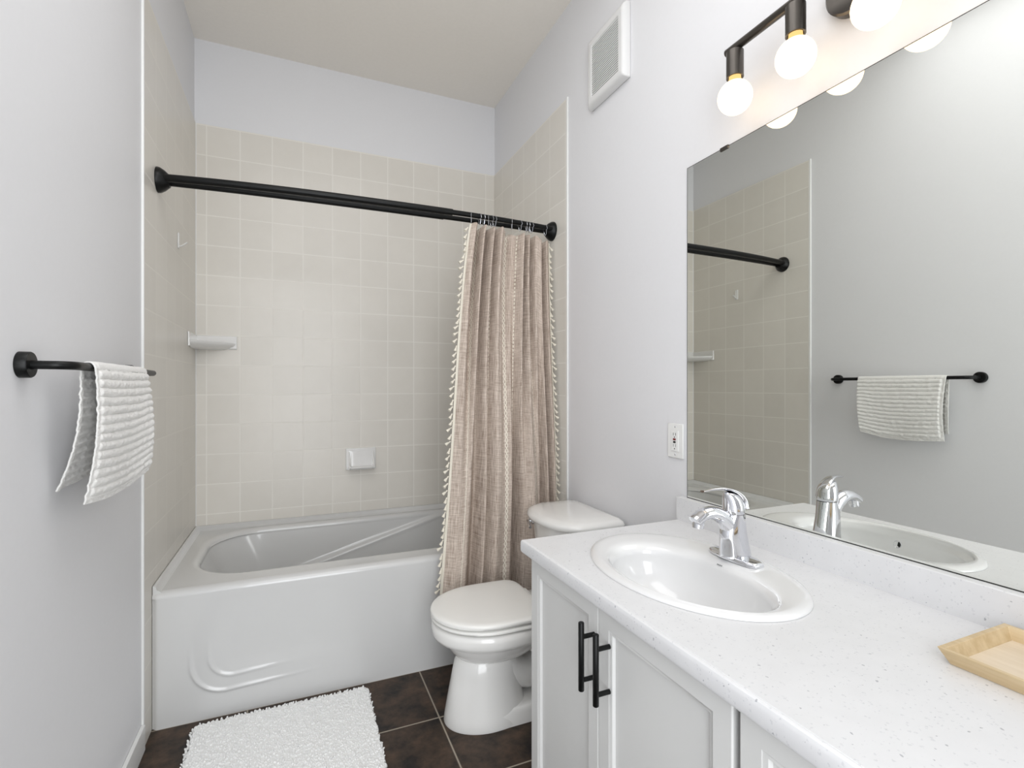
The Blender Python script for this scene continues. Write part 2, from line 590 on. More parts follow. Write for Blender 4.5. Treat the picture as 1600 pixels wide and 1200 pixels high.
XS = [TX0 + (0.62 - TX0) * i / 150 for i in range(151)] + [0.62 + (TX1 - 0.62) * i / 30 for i in range(1, 31)]
ZS = [0.43 * (1 - j / 105) for j in range(106)]
vs = []; nx = len(XS)
rows = [(py, pz, False) for py, pz in prof] + [(None, z, True) for z in ZS]
for py, pz, ap in rows:
    for x in XS:
        cr = 0.022 * (1 - smooth01((x - TX0) / 0.02)) ** 2 * (0.5 if ap else 0.3)
        vs.append((x, (apron_y(x, pz) if ap else py) + cr, pz))
fs = [(j * nx + i, j * nx + i + 1, (j + 1) * nx + i + 1, (j + 1) * nx + i) for j in range(len(rows) - 1) for i in range(nx - 1)]
m.add(vs, fs)
m.build('apron', M['acrylic'], tub, smooth=True, angle=70)
# low upstand that tucks against the tiles
m = MB()
def flange(path, nrm):
    rr = []
    for (x, y), (nx_, ny_) in zip(path, nrm):
        rr.append([(x + nx_ * a, y + ny_ * a, z) for a, z in ((0.002, ZR - 0.01), (0.030, ZR - 0.006), (0.020, ZR + 0.004), (0.013, ZR + 0.008), (0.011, ZB - 0.004), (0.007, ZB), (0.002, ZB))])
    return rr
m.loft(flange([(0, YT + 0.012), (0, D), (W, D), (W, YT + 0.012)], [(1, 0), (1, -1), (-1, -1), (-1, 0)]))
m.build('tile_flange', M['acrylic'], tub, smooth=True, angle=70)
# chrome drain and overflow at the right end
m = MB().lathe((1.22, 2.42, ZR - 0.371), (0, 0, 1), [(0, 0.03), (0.004, 0.03), (0.006, 0.026), (0.003, 0.014)], 24)
m.build('drain', M['chrome'], tub, smooth=True)

# ------------------------------------------------------------------ fittings on the tiles
sh = thing('corner_shelf', (0, D, 1.31), 'white ceramic corner shelf fixed high on the beige tiles at the left back corner', 'shelf')
m = MB()
zt, zb = 1.385, 1.315
ax, ay = 0.172, 0.192
# curved tray front between the two walls, with raised back panels
n = 20
def curve(z, k, inset=0.0):
    pts = []
    for i in range(n + 1):
        t = i / n
        a = pi / 2 * t
        # from left wall point to back wall point, bowed outward a little
        p = bez((0.001, D - ay * k, 0), (0.040 * k, D - 0.165 * k, 0), (0.130 * k, D - 0.075 * k, 0), (ax * k, D - 0.001, 0), n)[i]
        pts.append((p[0], p[1], z))
    return pts + [(0.001, D - 0.001, z)]
m.loft([curve(zb + 0.001, 0.70), curve(zb + 0.008, 0.84), curve(zb + 0.018, 0.95), curve(zb + 0.027, 1.0), curve(zb + 0.033, 0.995), curve(zb + 0.034, 0.96), curve(zb + 0.026, 0.91)])
m.build('tray', M['fixture'], sh, smooth=True, angle=50)
m = MB()
m.loft([[(0.001, D - ay - 0.003, zb + 0.004), (0.009, D - ay, zb + 0.008), (0.009, D - 0.004, zb + 0.008), (0.001, D - 0.004, zb + 0.004)],
        [(0.001, D - ay - 0.003, zt), (0.006, D - ay, zt - 0.002), (0.006, D - 0.004, zt - 0.002), (0.001, D - 0.004, zt)]])
m.build('wall_plate', M['fixture'], sh, bevel=0.002)
m = MB()
m.loft([[(0.004, D - 0.001, zb + 0.004), (0.004, D - 0.009, zb + 0.008), (ax + 0.001, D - 0.009, zb + 0.008), (ax + 0.004, D - 0.001, zb + 0.004)],
        [(0.004, D - 0.001, zt), (0.004, D - 0.006, zt - 0.002), (ax + 0.001, D - 0.006, zt - 0.002), (ax + 0.004, D - 0.001, zt)]])
m.build('wall_plate', M['fixture'], sh, bevel=0.002)

so = thing('soap_dish', (0.7585, D, 0.695), 'small white ceramic soap dish set in the back wall tiles above the tub', 'soap dish')
x0, x1, z0, z1 = 0.681, 0.836, 0.697, 0.812
m = MB(); m.box(x0, D - 0.010, z0, x1, D - 0.0005, z1)
m.build('back_plate', M['fixture'], so, bevel=0.004, seg=3)
m = MB()
def dish(k):
    # outer shell profile in y,z at a fraction
    return [(0, 0.004), (0.030, 0.000), (0.046, 0.004), (0.051, 0.013), (0.048, 0.017), (0.040, 0.010), (0.026, 0.007), (0.010, 0.014), (0.003, 0.095)]
rr = []
for i in range(17):
    t = i / 16; x = x0 + 0.014 + (x1 - x0 - 0.024) * t
    e = 1 - 0.28 * (abs(2 * t - 1) ** 6)
    lift = 0.006 * (abs(2 * t - 1) ** 6)
    rr.append([(x, D - 0.008 - a * e, z0 + 0.003 + b + lift) for a, b in dish(t)])
m.loft(rr, closed=True)
m.build('dish_tray', M['fixture'], so, smooth=True, angle=60)
for xx in (x0 + 0.016, x1 - 0.014):
    m = MB()
    prof_ = [(0.003, z0 + 0.004), (0.040, z0 + 0.004), (0.048, z0 + 0.016), (0.030, z0 + 0.034), (0.014, z0 + 0.070), (0.003, z1 - 0.012)]
    m.loft([[(xx - 0.004, D - 0.006 - a, b) for a, b in prof_], [(xx + 0.004, D - 0.006 - a, b) for a, b in prof_]])
    m.build('side_rib', M['fixture'], so, bevel=0.003, seg=3)

hk = thing('wall_hook', (0, 2.41, 1.69), 'tiny white stick-on hook on the left tiled wall below the shower rod', 'hook')
m = MB().box(0.0003, 2.398, 1.700, 0.004, 2.422, 1.762); m.build('back_plate', M['plate'], hk, bevel=0.0018)
m = MB().tube(bez((0.003, 2.41, 1.708), (0.010, 2.41, 1.708), (0.020, 2.41, 1.716), (0.032, 2.41, 1.727), 10), [(0.006, 0.0026)] * 11, 10)
m.build('hook_arm', M['plate'], hk, smooth=True)

# ------------------------------------------------------------------ shower rods
rod = thing('shower_rod', (W / 2, 2.07, 1.85), 'matte black double shower curtain rod spanning the tub alcove', 'shower rod')
ZROD = 1.857
for nx_, X, ax_ in (('l', 0, 1), ('r', W, -1)):
    yc = 2.076 if nx_ == 'l' else 2.052
    R = 0.043
    m = MB().lathe((X + ax_ * 0.0005, yc, 1.852), (ax_, 0, 0), [(0, R), (0.004, R), (0.010, R * 0.97), (0.022, R * 0.80), (0.032, R * 0.58), (0.036, R * 0.52)], 40)
    m.build('wall_flange', M['black'], rod, smooth=True, angle=50)
def rod_pts(y0, yb, y1, xa, xb, n=40):
    out = []
    for i in range(n + 1):
        x = xa + (xb - xa) * i / n
        t = x / W
        bow = 1 - (2 * t - 1) ** 4 if False else (1 - abs(2 * t - 1) ** 2.6)
        y = (y0 + (y1 - y0) * t); y = y + (yb - (y0 + y1) / 2) * bow
        out.append((x, y, ZROD - 0.002))
    return out
near = lambda xa, xb: rod_pts(2.060, 1.998, 2.028, xa, xb)
far = lambda xa, xb: rod_pts(2.100, 2.066, 2.075, xa, xb)
MB().tube(near(0.02, 1.03), 0.0132, 18).build('rod_tube', M['black'], rod, smooth=True)
MB().tube(near(1.0, W - 0.02), 0.0108, 18).build('rod_tube', M['black'], rod, smooth=True)
MB().tube(far(0.02, 1.01), 0.0122, 18).build('rod_tube', M['black'], rod, smooth=True)
MB().tube(far(0.98, W - 0.02), 0.0100, 18).build('rod_tube', M['black'], rod, smooth=True)
def near_y(x): 
    p = rod_pts(2.060, 1.998, 2.028, x, x + 0.001, 1)[0]; return p[1]
def far_y(x):
    p = rod_pts(2.100, 2.066, 2.075, x, x + 0.001, 1)[0]; return p[1]

# ------------------------------------------------------------------ shower curtain
cur = thing('shower_curtain', (1.25, 2.0, 0.22), 'gathered taupe linen shower curtain with cream stitched stripes and tassel edges', 'shower curtain')
ZC0, ZC1 = 1.812, 0.20
def interp(kn, s):
    for i in range(len(kn) - 1):
        a, b = kn[i], kn[i + 1]
        if s <= b[0]:
            t = (s - a[0]) / max(1e-6, b[0] - a[0])
            return a[1] + (b[1] - a[1]) * smooth01(t)
    return kn[-1][1]
# fold depth (+ = toward the room) along the width, at the top and at the bottom
KT = [(0, .3), (.06, .8), (.125, -.9), (.17, .7), (.225, -1), (.27, .8), (.32, -.7), (.37, .7), (.42, .1), (.47, -1), (.56, -.3), (.63, .9), (.665, -.9), (.71, .6), (.765, -.8), (.81, .4), (.87, .5), (.925, -.8), (.96, .3), (1, -.1)]
KB = [(0, .1), (.09, .6), (.16, .5), (.255, -.9), (.305, .5), (.335, -.3), (.40, .7), (.47, .5), (.525, .6), (.59, -1.2), (.66, .4), (.74, .7), (.80, .2), (.855, -.7), (.885, .4), (.925, -.9), (.965, .2), (1, -.3)]
def cur_pt(s, t):
    k = smooth01(t * 1.25)
    z = ZC0 + (ZC1 - ZC0) * t
    xl = 1.102 + (0.946 - 1.102) * (t ** 0.8)
    xr = 1.488 + 0.006 * t
    d = interp(KT, s) * (1 - k) + interp(KB, s) * k
    d2 = interp(KT, min(1, s + 0.01)) * (1 - k) + interp(KB, min(1, s + 0.01)) * k
    x = xl + (xr - xl) * s - 0.35 * (d2 - d) * 0.0
    amp = 0.044 + 0.016 * t
    ctr = near_y(x) - 0.076 * smooth01(t * 1.3)
    y = ctr - d * amp + 0.004 * sin(9 * t + 12 * s) * t
    if z < 0.50:
        y = min(y, 1.984 - 0.004 * max(0, d * -1))
    z += (0.004 * sin(s * 40) - 0.010 * (s > 0.43) - 0.012 * smooth01((s - 0.8) / 0.08)) * (1 - t)
    return (x, y, z)
NU, NVV = 420, 150
# arc-length coordinate so the printed stripes follow the cloth
L = [0.0]
for i in range(NU):
    a = Vector(cur_pt(i / NU, 0.35)); b = Vector(cur_pt((i + 1) / NU, 0.35))
    L.append(L[-1] + (b - a).length)
tot = L[-1]
uvs = []
for j in range(NVV + 1):
    for i in range(NU + 1):
        uvs.append((L[i], (1 - j / NVV) * 1.6))
M['linen'] = mat_linen([L[int(q * NU)] for q in (0.14, 0.33, 0.49, 0.585, 0.76, 0.93)])
m = MB().grid(NU, NVV, cur_pt)
cl = m.build('cloth', M['linen'], cur, smooth=True, angle=None, uvs=uvs, recalc=False)
sd = cl.modifiers.new('solid', 'SOLIDIFY'); sd.thickness = 0.0022; sd.offset = 0
# cream tape down the left edge
def tape(a, b):
    p = cur_pt(a * 0.012, b); return (p[0] - 0.001, p[1] - 0.003, p[2])
MB().grid(2, 120, tape).build('edge_tape', M['tassel'], cur, smooth=True, recalc=False)
MB().tube([(lambda p: (p[0] + 0.002, p[1] - 0.003, p[2]))(cur_pt(1.0, 0.003 + 0.0098 * k * 0.99)) for k in range(100)], 0.0022, 8).build('edge_tape', M['tassel'], cur, smooth=True)
# tassels: one mesh, shared
tm = MB()
tm.lathe((0, 0, 0), (0, 0, -1), [(0, 0.0012), (0.002, 0.0030), (0.006, 0.0036), (0.008, 0.0024), (0.012, 0.0040), (0.020, 0.0062), (0.024, 0.0066)], 9)
tas = tm.build('tassel', M['tassel'], None, smooth=True)
def put_tassel(o, p, rot):
    o.parent = cur
    o.location = Vector(p) - wloc(cur)
    o.rotation_euler = rot
cnt = 0
def tassels(s, count, ta, tb, dx, sgn):
    global cnt
    for k in range(count):
        t = ta + (tb - ta) * (k + 0.5) / count
        p = cur_pt(s, t)
        o = tas if cnt == 0 else tas.copy()
        if cnt: COL.objects.link(o)
        cnt += 1
        put_tassel(o, (p[0] + dx + random.uniform(-0.0015, 0.0015), p[1] - 0.003, p[2] + 0.006), (random.uniform(-0.3, 0.3), sgn * random.uniform(0.25, 1.0), 0))
tassels(0.0, 57, 0.005, 0.97, -0.003, 1)
tassels(1.0, 43, 0.008, 0.74, 0.002, -1)

# ------------------------------------------------------------------ curtain rings
ords = ['leftmost', 'second', 'third', 'fourth', 'fifth', 'sixth', 'seventh', 'eighth', 'ninth', 'tenth', 'eleventh', 'rightmost']
rx = [1.112, 1.150, 1.168, 1.190, 1.204, 1.218, 1.300, 1.340, 1.372, 1.385, 1.398, 1.470]
rm = MB()
pts = []
for k in range(29):
    a = 2 * pi * k / 28
    pts.append((0.0, 0.0135 * sin(a) * (1.0 if cos(a) > 0 else 0.55), -0.008 + 0.0235 * cos(a)))
rm.tube(pts, 0.0013, 7, cap=False)
ring0 = None
for k, x in enumerate(rx):
    if ring0 is None:
        o = rm.build('curtain_ring', M['steel'], None, smooth=True); ring0 = o
    else:
        o = ring0.copy(); COL.objects.link(o)
    o.location = (x, near_y(x), ZROD - 0.006)
    o.rotation_euler = (0, 0, random.uniform(-0.5, 0.5))
    nm = ords[k] if k in (0, 11) else ords[k] + ' from the left'
    tag(o, 'thin silver curtain ring on the black rod, %s of the twelve' % nm, 'curtain ring', 'curtain rings holding up the shower curtain')

# ------------------------------------------------------------------ toilet
TY = 1.652
toi = thing('toilet', (1.2, TY, 0), 'white two-piece toilet with closed lid between the bathtub and the vanity', 'toilet')
def egg(x0, x1, w, z, n=56, xc=None, pw=2.0, back=3.0):
    """egg outline: round nose at x0, squarer at x1"""
    xc = xc if xc is not None else x0 + (x1 - x0) * 0.52
    out = []
    for j in range(n):
        a = 2 * pi * j / n
        c, s_ = cos(a), sin(a)
        if c < 0:
            p = 2 / pw; q = 2 / pw
            x = xc - (xc - x0) * abs(c) ** p
        else:
            p = q = 2 / back
            x = xc + (x1 - xc) * abs(c) ** p
        y = (1 if s_ >= 0 else -1) * w * abs(s_) ** q
        out.append((x, TY + y, z))
    return out
m = MB()
m.loft([egg(0.885, 1.24, 0.140, 0.3445), egg(0.870, 1.245, 0.165, 0.3445), egg(0.862, 1.25, 0.173, 0.340), egg(0.860, 1.25, 0.175, 0.325),
        egg(0.862, 1.25, 0.174, 0.306), egg(0.866, 1.25, 0.170, 0.296), egg(0.878, 1.25, 0.158, 0.288), egg(0.900, 1.245, 0.136, 0.284), egg(0.907, 1.24, 0.129, 0.279),
        egg(0.912, 1.235, 0.124, 0.264), egg(0.922, 1.22, 0.115, 0.244), egg(0.938, 1.20, 0.100, 0.226), egg(0.952, 1.18, 0.084, 0.213), egg(0.965, 1.16, 0.066, 0.204), egg(0.985, 1.14, 0.04, 0.200)])
# pedestal column
m.loft([egg(0.960, 1.150, 0.064, 0.224, back=2.6), egg(0.946, 1.155, 0.076, 0.214, back=2.6), egg(0.938, 1.158, 0.082, 0.200, back=2.6), egg(0.929, 1.163, 0.087, 0.16, back=2.6), egg(0.915, 1.175, 0.097, 0.09, back=2.6), egg(0.905, 1.185, 0.105, 0.035, back=2.6), egg(0.900, 1.19, 0.110, 0.008, back=2.6), egg(0.902, 1.19, 0.108, 0.0, back=2.6)])
# foot running to the wall
def foot(z, w, x1, x0=1.02):
    return rrect(x0, x1, TY - w, TY + w, 0.03, z, n=4)
m.loft([foot(0.0, 0.106, 1.47), foot(0.040, 0.104, 1.468), foot(0.055, 0.096, 1.462), foot(0.058, 0.080, 1.45)])
# trapway bulging out behind the pedestal, and the web up to the tank shelf
m.tube(catmull([(1.08, TY, 0.235), (1.13, TY, 0.155), (1.20, TY, 0.120), (1.27, TY, 0.145), (1.315, TY, 0.215), (1.35, TY, 0.26), (1.39, TY, 0.20), (1.40, TY, 0.10), (1.40, TY, 0.03)], 6), [(0.075, 0.052)] * 49, 28)
m.loft([rrect(1.20, 1.45, TY - 0.050, TY + 0.050, 0.03, 0.20, n=5), rrect(1.18, 1.47, TY - 0.075, TY + 0.075, 0.03, 0.27, n=5), rrect(1.17, 1.485, TY - 0.115, TY + 0.115, 0.04, 0.325, n=5), rrect(1.165, 1.49, TY - 0.125, TY + 0.125, 0.04, 0.342, n=5), rrect(1.17, 1.488, TY - 0.120, TY + 0.120, 0.04, 0.348, n=5)])
m.build('bowl', M['ceramic'], toi, smooth=True, angle=60)
m = MB()
m.loft([egg(0.885, 1.215, 0.150, 0.3485, back=6), egg(0.866, 1.228, 0.169, 0.3500, back=6), egg(0.860, 1.23, 0.1745, 0.3525, back=6), egg(0.859, 1.23, 0.175, 0.358, back=6), egg(0.862, 1.228, 0.172, 0.3622, back=6), egg(0.885, 1.215, 0.150, 0.3630, back=6)])
m.build('seat', M['plastic'], toi, smooth=True, angle=60)
m = MB()
m.loft([egg(0.890, 1.215, 0.145, 0.3668, back=7), egg(0.864, 1.224, 0.170, 0.3672, back=7), egg(0.858, 1.227, 0.175, 0.3695, back=7), egg(0.857, 1.228, 0.176, 0.378, back=7), egg(0.8585, 1.227, 0.1745, 0.3815, back=7), egg(0.864, 1.222, 0.169, 0.3845, back=7), egg(0.880, 1.21, 0.155, 0.3862, back=7), egg(0.95, 1.17, 0.09, 0.3872, back=7)])
m.build('lid', M['plastic'], toi, smooth=True, angle=60)
for s_ in (-1, 1):
    MB().tube([(1.238, TY + s_ * 0.07 - 0.022, 0.360), (1.238, TY + s_ * 0.07 + 0.022, 0.360)], 0.0115, 16).build('hinge', M['plastic'], toi, smooth=True)
# tank: bowed front, straight back
def tank(z, hw, xf, xb, bow, n=20):
    pts = []
    yt = TY + 0.012
    for k in range(n + 1):                          # front, from -y to +y
        t = -1 + 2 * k / n
        ang = abs(t)
        x = xf + bow * ang ** 2.4 + 0.02 * ang ** 10
        pts.append((x, yt + t * hw, z))
    r = 0.02
    for k in range(4):
        a = (pi / 2) * (k / 3)
        pts.append((xb - r + r * sin(a), yt + hw - r * (1 - cos(a)) - 0.0, z))
    for k in range(4):
        a = (pi / 2) * (k / 3)
        pts.append((xb - r + r * cos(a), yt - hw + r * (1 - sin(a)), z))
    return pts
m = MB()
m.loft([tank(0.350, 0.150, 1.315, 1.500, 0.05), tank(0.362, 0.158, 1.300, 1.506, 0.05), tank(0.50, 0.168, 1.283, 1.508, 0.055), tank(0.636, 0.174, 1.272, 1.510, 0.058)])
m.build('tank', M['ceramic'], toi, smooth=True, angle=50)
m = MB()
m.loft([tank(0.634, 0.180, 1.258, 1.513, 0.066), tank(0.638, 0.187, 1.248, 1.516, 0.070), tank(0.650, 0.189, 1.245, 1.517, 0.070), tank(0.660, 0.185, 1.251, 1.513, 0.070), tank(0.668, 0.170, 1.275, 1.505, 0.068), tank(0.673, 0.13, 1.32, 1.49, 0.05), tank(0.675, 0.08, 1.36, 1.46, 0.03)])
m.build('tank_lid', M['ceramic'], toi, smooth=True, angle=60)
m = MB()
m.lathe((1.305, TY + 0.140, 0.610), (-1, 0.25, 0), [(0, 0.014), (0.012, 0.014), (0.015, 0.010), (0.026, 0.008)], 20)
m.tube([(1.281, TY + 0.146, 0.610), (1.276, TY + 0.13, 0.607), (1.264, TY + 0.09, 0.600)], [0.006, 0.006, 0.005], 12)
m.build('flush_handle', M['chrome'], toi, smooth=True)

# ------------------------------------------------------------------ bath mat
rug = thing('bath_mat', (0.41, 1.53, 0), 'fluffy white bath mat on the dark floor tiles in front of the tub', 'bath mat')
RX0, RX1, RY0, RY1 = 0.128, 0.690, 1.10, 1.962
m = MB()
m.loft([rrect(RX0 + 0.006, RX1 - 0.006, RY0 + 0.006, RY1 - 0.010, 0.03, z, n=5) for z in (0.001, 0.010)])
m.build('backing', M['rug'], rug)
rnd = random.Random(3)
m = MB()
st = 0.0064
ny = int((RY1 - RY0) / st); nxx = int((RX1 - RX0) / st)
for j in range(ny + 1):
    for i in range(nxx + 1):
        x = RX0 + i * st + rnd.uniform(-0.003, 0.003); y = RY0 + j * st + rnd.uniform(-0.003, 0.003)
        y = min(y, RY1)
        cxn = max(0, RX0 + 0.03 - x, x - (RX1 - 0.03)); cyn = max(0, RY0 + 0.03 - y, y - (RY1 - 0.03))
        if cxn * cxn + cyn * cyn > 0.032 ** 2: continue
        h = rnd.uniform(0.010, 0.0155); r = rnd.uniform(0.0030, 0.0042)
        lx, ly = rnd.uniform(-0.005, 0.005), rnd.uniform(-0.005, 0.005)
        if y + ly > YT - 0.008: ly = -abs(ly) - 0.004
        a0 = rnd.uniform(0, 6)
        rg = []
        for (q, hh, rr_) in ((0, 0.002, 0.8), (0.4, h * 0.55, 1.0), (1.0, h * 0.9, 0.75)):
            rg.append([(x + lx * q + r * rr_ * cos(a0 + 2 * pi * k / 5), y + ly * q + r * rr_ * sin(a0 + 2 * pi * k / 5), hh) for k in range(5)])
        n0 = len(m.v)
        m.loft(rg, cap0=False, cap1=False)
        m.add([(x + lx * 1.1, y + ly * 1.1, h)], [])
        tp = len(m.v) - 1
        for k in range(5):
            m.f.append((n0 + 10 + k, n0 + 10 + (k + 1) % 5, tp)); m.mi.append(0)
pile = m.build('pile', M['rug'], rug, smooth=True, angle=None, recalc=False)
pile['kind'] = 'stuff'

# ------------------------------------------------------------------ towel bar
bar = thing('towel_bar', (0, 1.45, 1.177), 'matte black towel bar with round flanges on the grey left wall', 'towel bar')
ZBAR = 1.177
XB = 0.064
def barpath():
    p = [(0.004, 1.152, ZBAR), (0.02, 1.152, ZBAR), (0.035, 1.153, ZBAR)]
    p += [(0.035 + 0.029 * sin(a), 1.153 + 0.029 * (1 - cos(a)), ZBAR) for a in [pi / 2 * k / 8 for k in range(1, 9)]]
    p += [(XB, 1.20 + k * 0.06, ZBAR) for k in range(9)]
    p += [(0.040 + 0.024 * cos(a), 1.724 + 0.024 * sin(a), ZBAR) for a in [pi / 2 * k / 8 for k in range(0, 9)]]
    p += [(0.02, 1.748, ZBAR), (0.004, 1.748, ZBAR)]
    return p
MB().tube(barpath(), 0.0078, 18).build('rail', M['black'], bar, smooth=True)
for y in (1.152, 1.748):
    MB().lathe((-TT + 0.0002, y, ZBAR), (1, 0, 0), [(0, 0.0232), (0.0150, 0.0232), (0.0170, 0.0218)], 36).build('wall_flange', M['black'], bar, smooth=True)

# ------------------------------------------------------------------ towel (draped: front panel hangs in the room, back panel against the wall)
tw = None
def tow(s, t):
    """s 0..1 near edge -> far edge, t 0 bottom of back panel, 1 bottom of front panel"""
    yA = 1.236; yB = 1.600
    y = yA + (yB - yA) * s
    if t < 0.44:
        q = 1 - t / 0.44                             # 0 at bar, 1 at bottom
        z = ZBAR - 0.005 - q * (0.240 - 0.02 * s)
        x = XB - 0.011 - (0.046 * (1 - s) + 0.030 * s) * (q ** 2.6)
        y += (0.024 * (1 - s)) * q * q
    elif t > 0.5:
        q = (t - 0.5) / 0.5
        z = ZBAR - 0.003 - q * (0.270 - 0.006 * s - 0.010 * smooth01((s - 0.7) / 0.3) + 0.012 * sin(pi * s))
        x = XB + 0.012 + 0.010 * sin(pi * q * 0.9) * (0.6 + 0.7 * s) + (-0.030 * (1 - s) + 0.004 * s) * q ** 1.5 + 0.006 * sin(5.5 * s + 1.0) * q
        y += (0.016 * (1 - s) - 0.012 * s - 0.004 * s * q * q) * q + 0.006 * sin(3 * q) * (1 - s)
    else:
        a = pi * (t - 0.44) / 0.06
        z = ZBAR - 0.004 + 0.0140 * sin(a)
        x = XB + 0.0005 - 0.0115 * cos(a)
    # ribs
    L_ = t * 0.53
    rib = 0.0046 * (abs(sin(L_ / 0.0178 * pi + 0.35 * noise.noise(Vector((s * 6, t * 9, 0))))) ** 0.85) * (smooth01((s - 0.03) / 0.02)) * smooth01((0.985 - t) / 0.01) if s > 0.02 else 0
    rib += 0.0011 * noise.noise(Vector((s * 120, t * 170, 3.0))) + 0.0016 * noise.noise(Vector((s * 22, t * 50, 7.0)))
    sgn = -1 if t < 0.47 else 1
    if 0.44 <= t <= 0.5:
        a = pi * (t - 0.44) / 0.06
        return (x - rib * 0.4 * cos(a), y, z + rib * 0.4 * sin(a))
    x += sgn * rib 
    x = max(x, -TT + 0.002)
    return (x, y, z)
tw = MB().grid(200, 420, tow).build('hand_towel', M['towel'], None, smooth=True, angle=None, recalc=False, origin=(XB, 1.42, 0.9))
sd = tw.modifiers.new('solid', 'SOLIDIFY'); sd.thickness = 0.0030; sd.offset = 0
tag(tw, 'small white ribbed hand towel draped over the black towel bar', 'towel')

# ------------------------------------------------------------------ exhaust vent
vt = thing('exhaust_vent', (W, 1.595, 2.24), 'white square louvred exhaust vent cover high on the right wall', 'vent')
vy0, vy1, vz0, vz1 = 1.472, 1.720, 2.236, 2.505
XW = W + TT
m = MB()
def vr(x, i):
    return [(x, vy0 + i, vz0 + i), (x, vy1 - i, vz0 + i), (x, vy1 - i, vz1 - i), (x, vy0 + i, vz1 - i)]
m.loft([vr(XW - 0.0005, 0), vr(XW - 0.016, 0.0), vr(XW - 0.026, 0.006), vr(XW - 0.031, 0.016), vr(XW - 0.0305, 0.036), vr(XW - 0.024, 0.038)], cap0=True, cap1=False)
m.build('cover', M['vent'], vt, smooth=True, bevel=0.003, seg=2)
iy0, iy1, iz0, iz1 = vy0 + 0.038, vy1 - 0.038, vz0 + 0.038, vz1 - 0.038
MB().box(XW - 0.015, iy0 - 0.004, iz0 - 0.004, XW - 0.013, iy1 + 0.004, iz1 + 0.004).build('backing', M['dark'], vt)
nl = 23
for k in range(nl):
    z = iz0 + (iz1 - iz0) * (k + 0.5) / nl
    MB().loft([[(XW - 0.029, y, z - 0.0022), (XW - 0.029, y, z + 0.0022), (XW - 0.0265, y, z + 0.0022), (XW - 0.0265, y, z - 0.0022)] for y in (iy0 - 0.001, iy1 + 0.001)]).build('louver', M['vent'], vt)

# ------------------------------------------------------------------ outlet
ot = thing('wall_outlet', (XW, 1.2385, 0.97), 'white electrical outlet with red and black buttons beside the mirror', 'outlet')
oy, oz = 1.2385, 0.970
xo = XW
MB().box(xo - 0.006, oy - 0.0345, oz - 0.0535, xo - 0.0003, oy + 0.0345, oz + 0.0535).build('cover_plate', M['plate'], ot, bevel=0.0025, seg=3)
MB().box(xo - 0.0085, oy - 0.0160, oz - 0.0320, xo - 0.006, oy + 0.0160, oz + 0.0320).build('receptacle', M['plate'], ot, bevel=0.001)
xf = xo - 0.0085
MB().box(xf - 0.0012, oy - 0.0055, oz + 0.002, xf, oy + 0.0055, oz + 0.0075).build('red_button', M['red'], ot)
MB().box(xf - 0.0012, oy - 0.0050, oz - 0.0065, xf, oy + 0.0050, oz - 0.001).build('black_button', M['dark'], ot)
for zz, gz in ((oz + 0.0205, oz + 0.0115), (oz - 0.0145, oz - 0.0245)):
    for dy in (-0.005, 0.005):
        MB().box(xf - 0.0003, oy + dy - 0.0009, zz - 0.0042, xf + 0.0002, oy + dy + 0.0009, zz + 0.0042).build('slot', M['logo'] if zz < oz else M['dark'], ot)
    MB().lathe((xf + 0.0002, oy, gz), (-1, 0, 0), [(0, 0.0021), (0.0005, 0.0021)], 12).build('ground_hole', M['dark'], ot)
for zz in (oz + 0.043, oz - 0.043):
    MB().lathe((xo - 0.0058, oy, zz), (-1, 0, 0), [(0, 0.0028), (0.001, 0.0022)], 14).build('screw', M['steel'], ot, smooth=True)

# ------------------------------------------------------------------ mirror
mi = thing('wall_mirror', (XW, 0.65, 0.80), 'large frameless wall mirror above the vanity backsplash', 'mirror')
my0, my1, mz0, mz1 = 0.13, 1.187, 0.8045, 1.797
xm = 1.5262
MB().box(xm, my0, mz0, XW - 0.0003, my1, mz1).build('glass', M['mirror'], mi)
e = 0.0013
m = MB()
m.box(xm - 0.0003, my1, mz0, XW - 0.0003, my1 + e, mz1 + e).box(xm - 0.0003, my0 - e, mz1, XW - 0.0003, my1, mz1 + e).box(xm - 0.0012, my0 - e, mz0 - e, XW - 0.0003, my1 + e, mz0 + 0.0006)
m.build('dark_edge', M['dark'], mi)
for y in (1.044, 0.28):
    m = MB().box(xm - 0.003, y - 0.014, mz1 - 0.006, XW - 0.0003, y + 0.014, mz1 + 0.004)
    m.build('clip', M['gun'], mi, bevel=0.001)

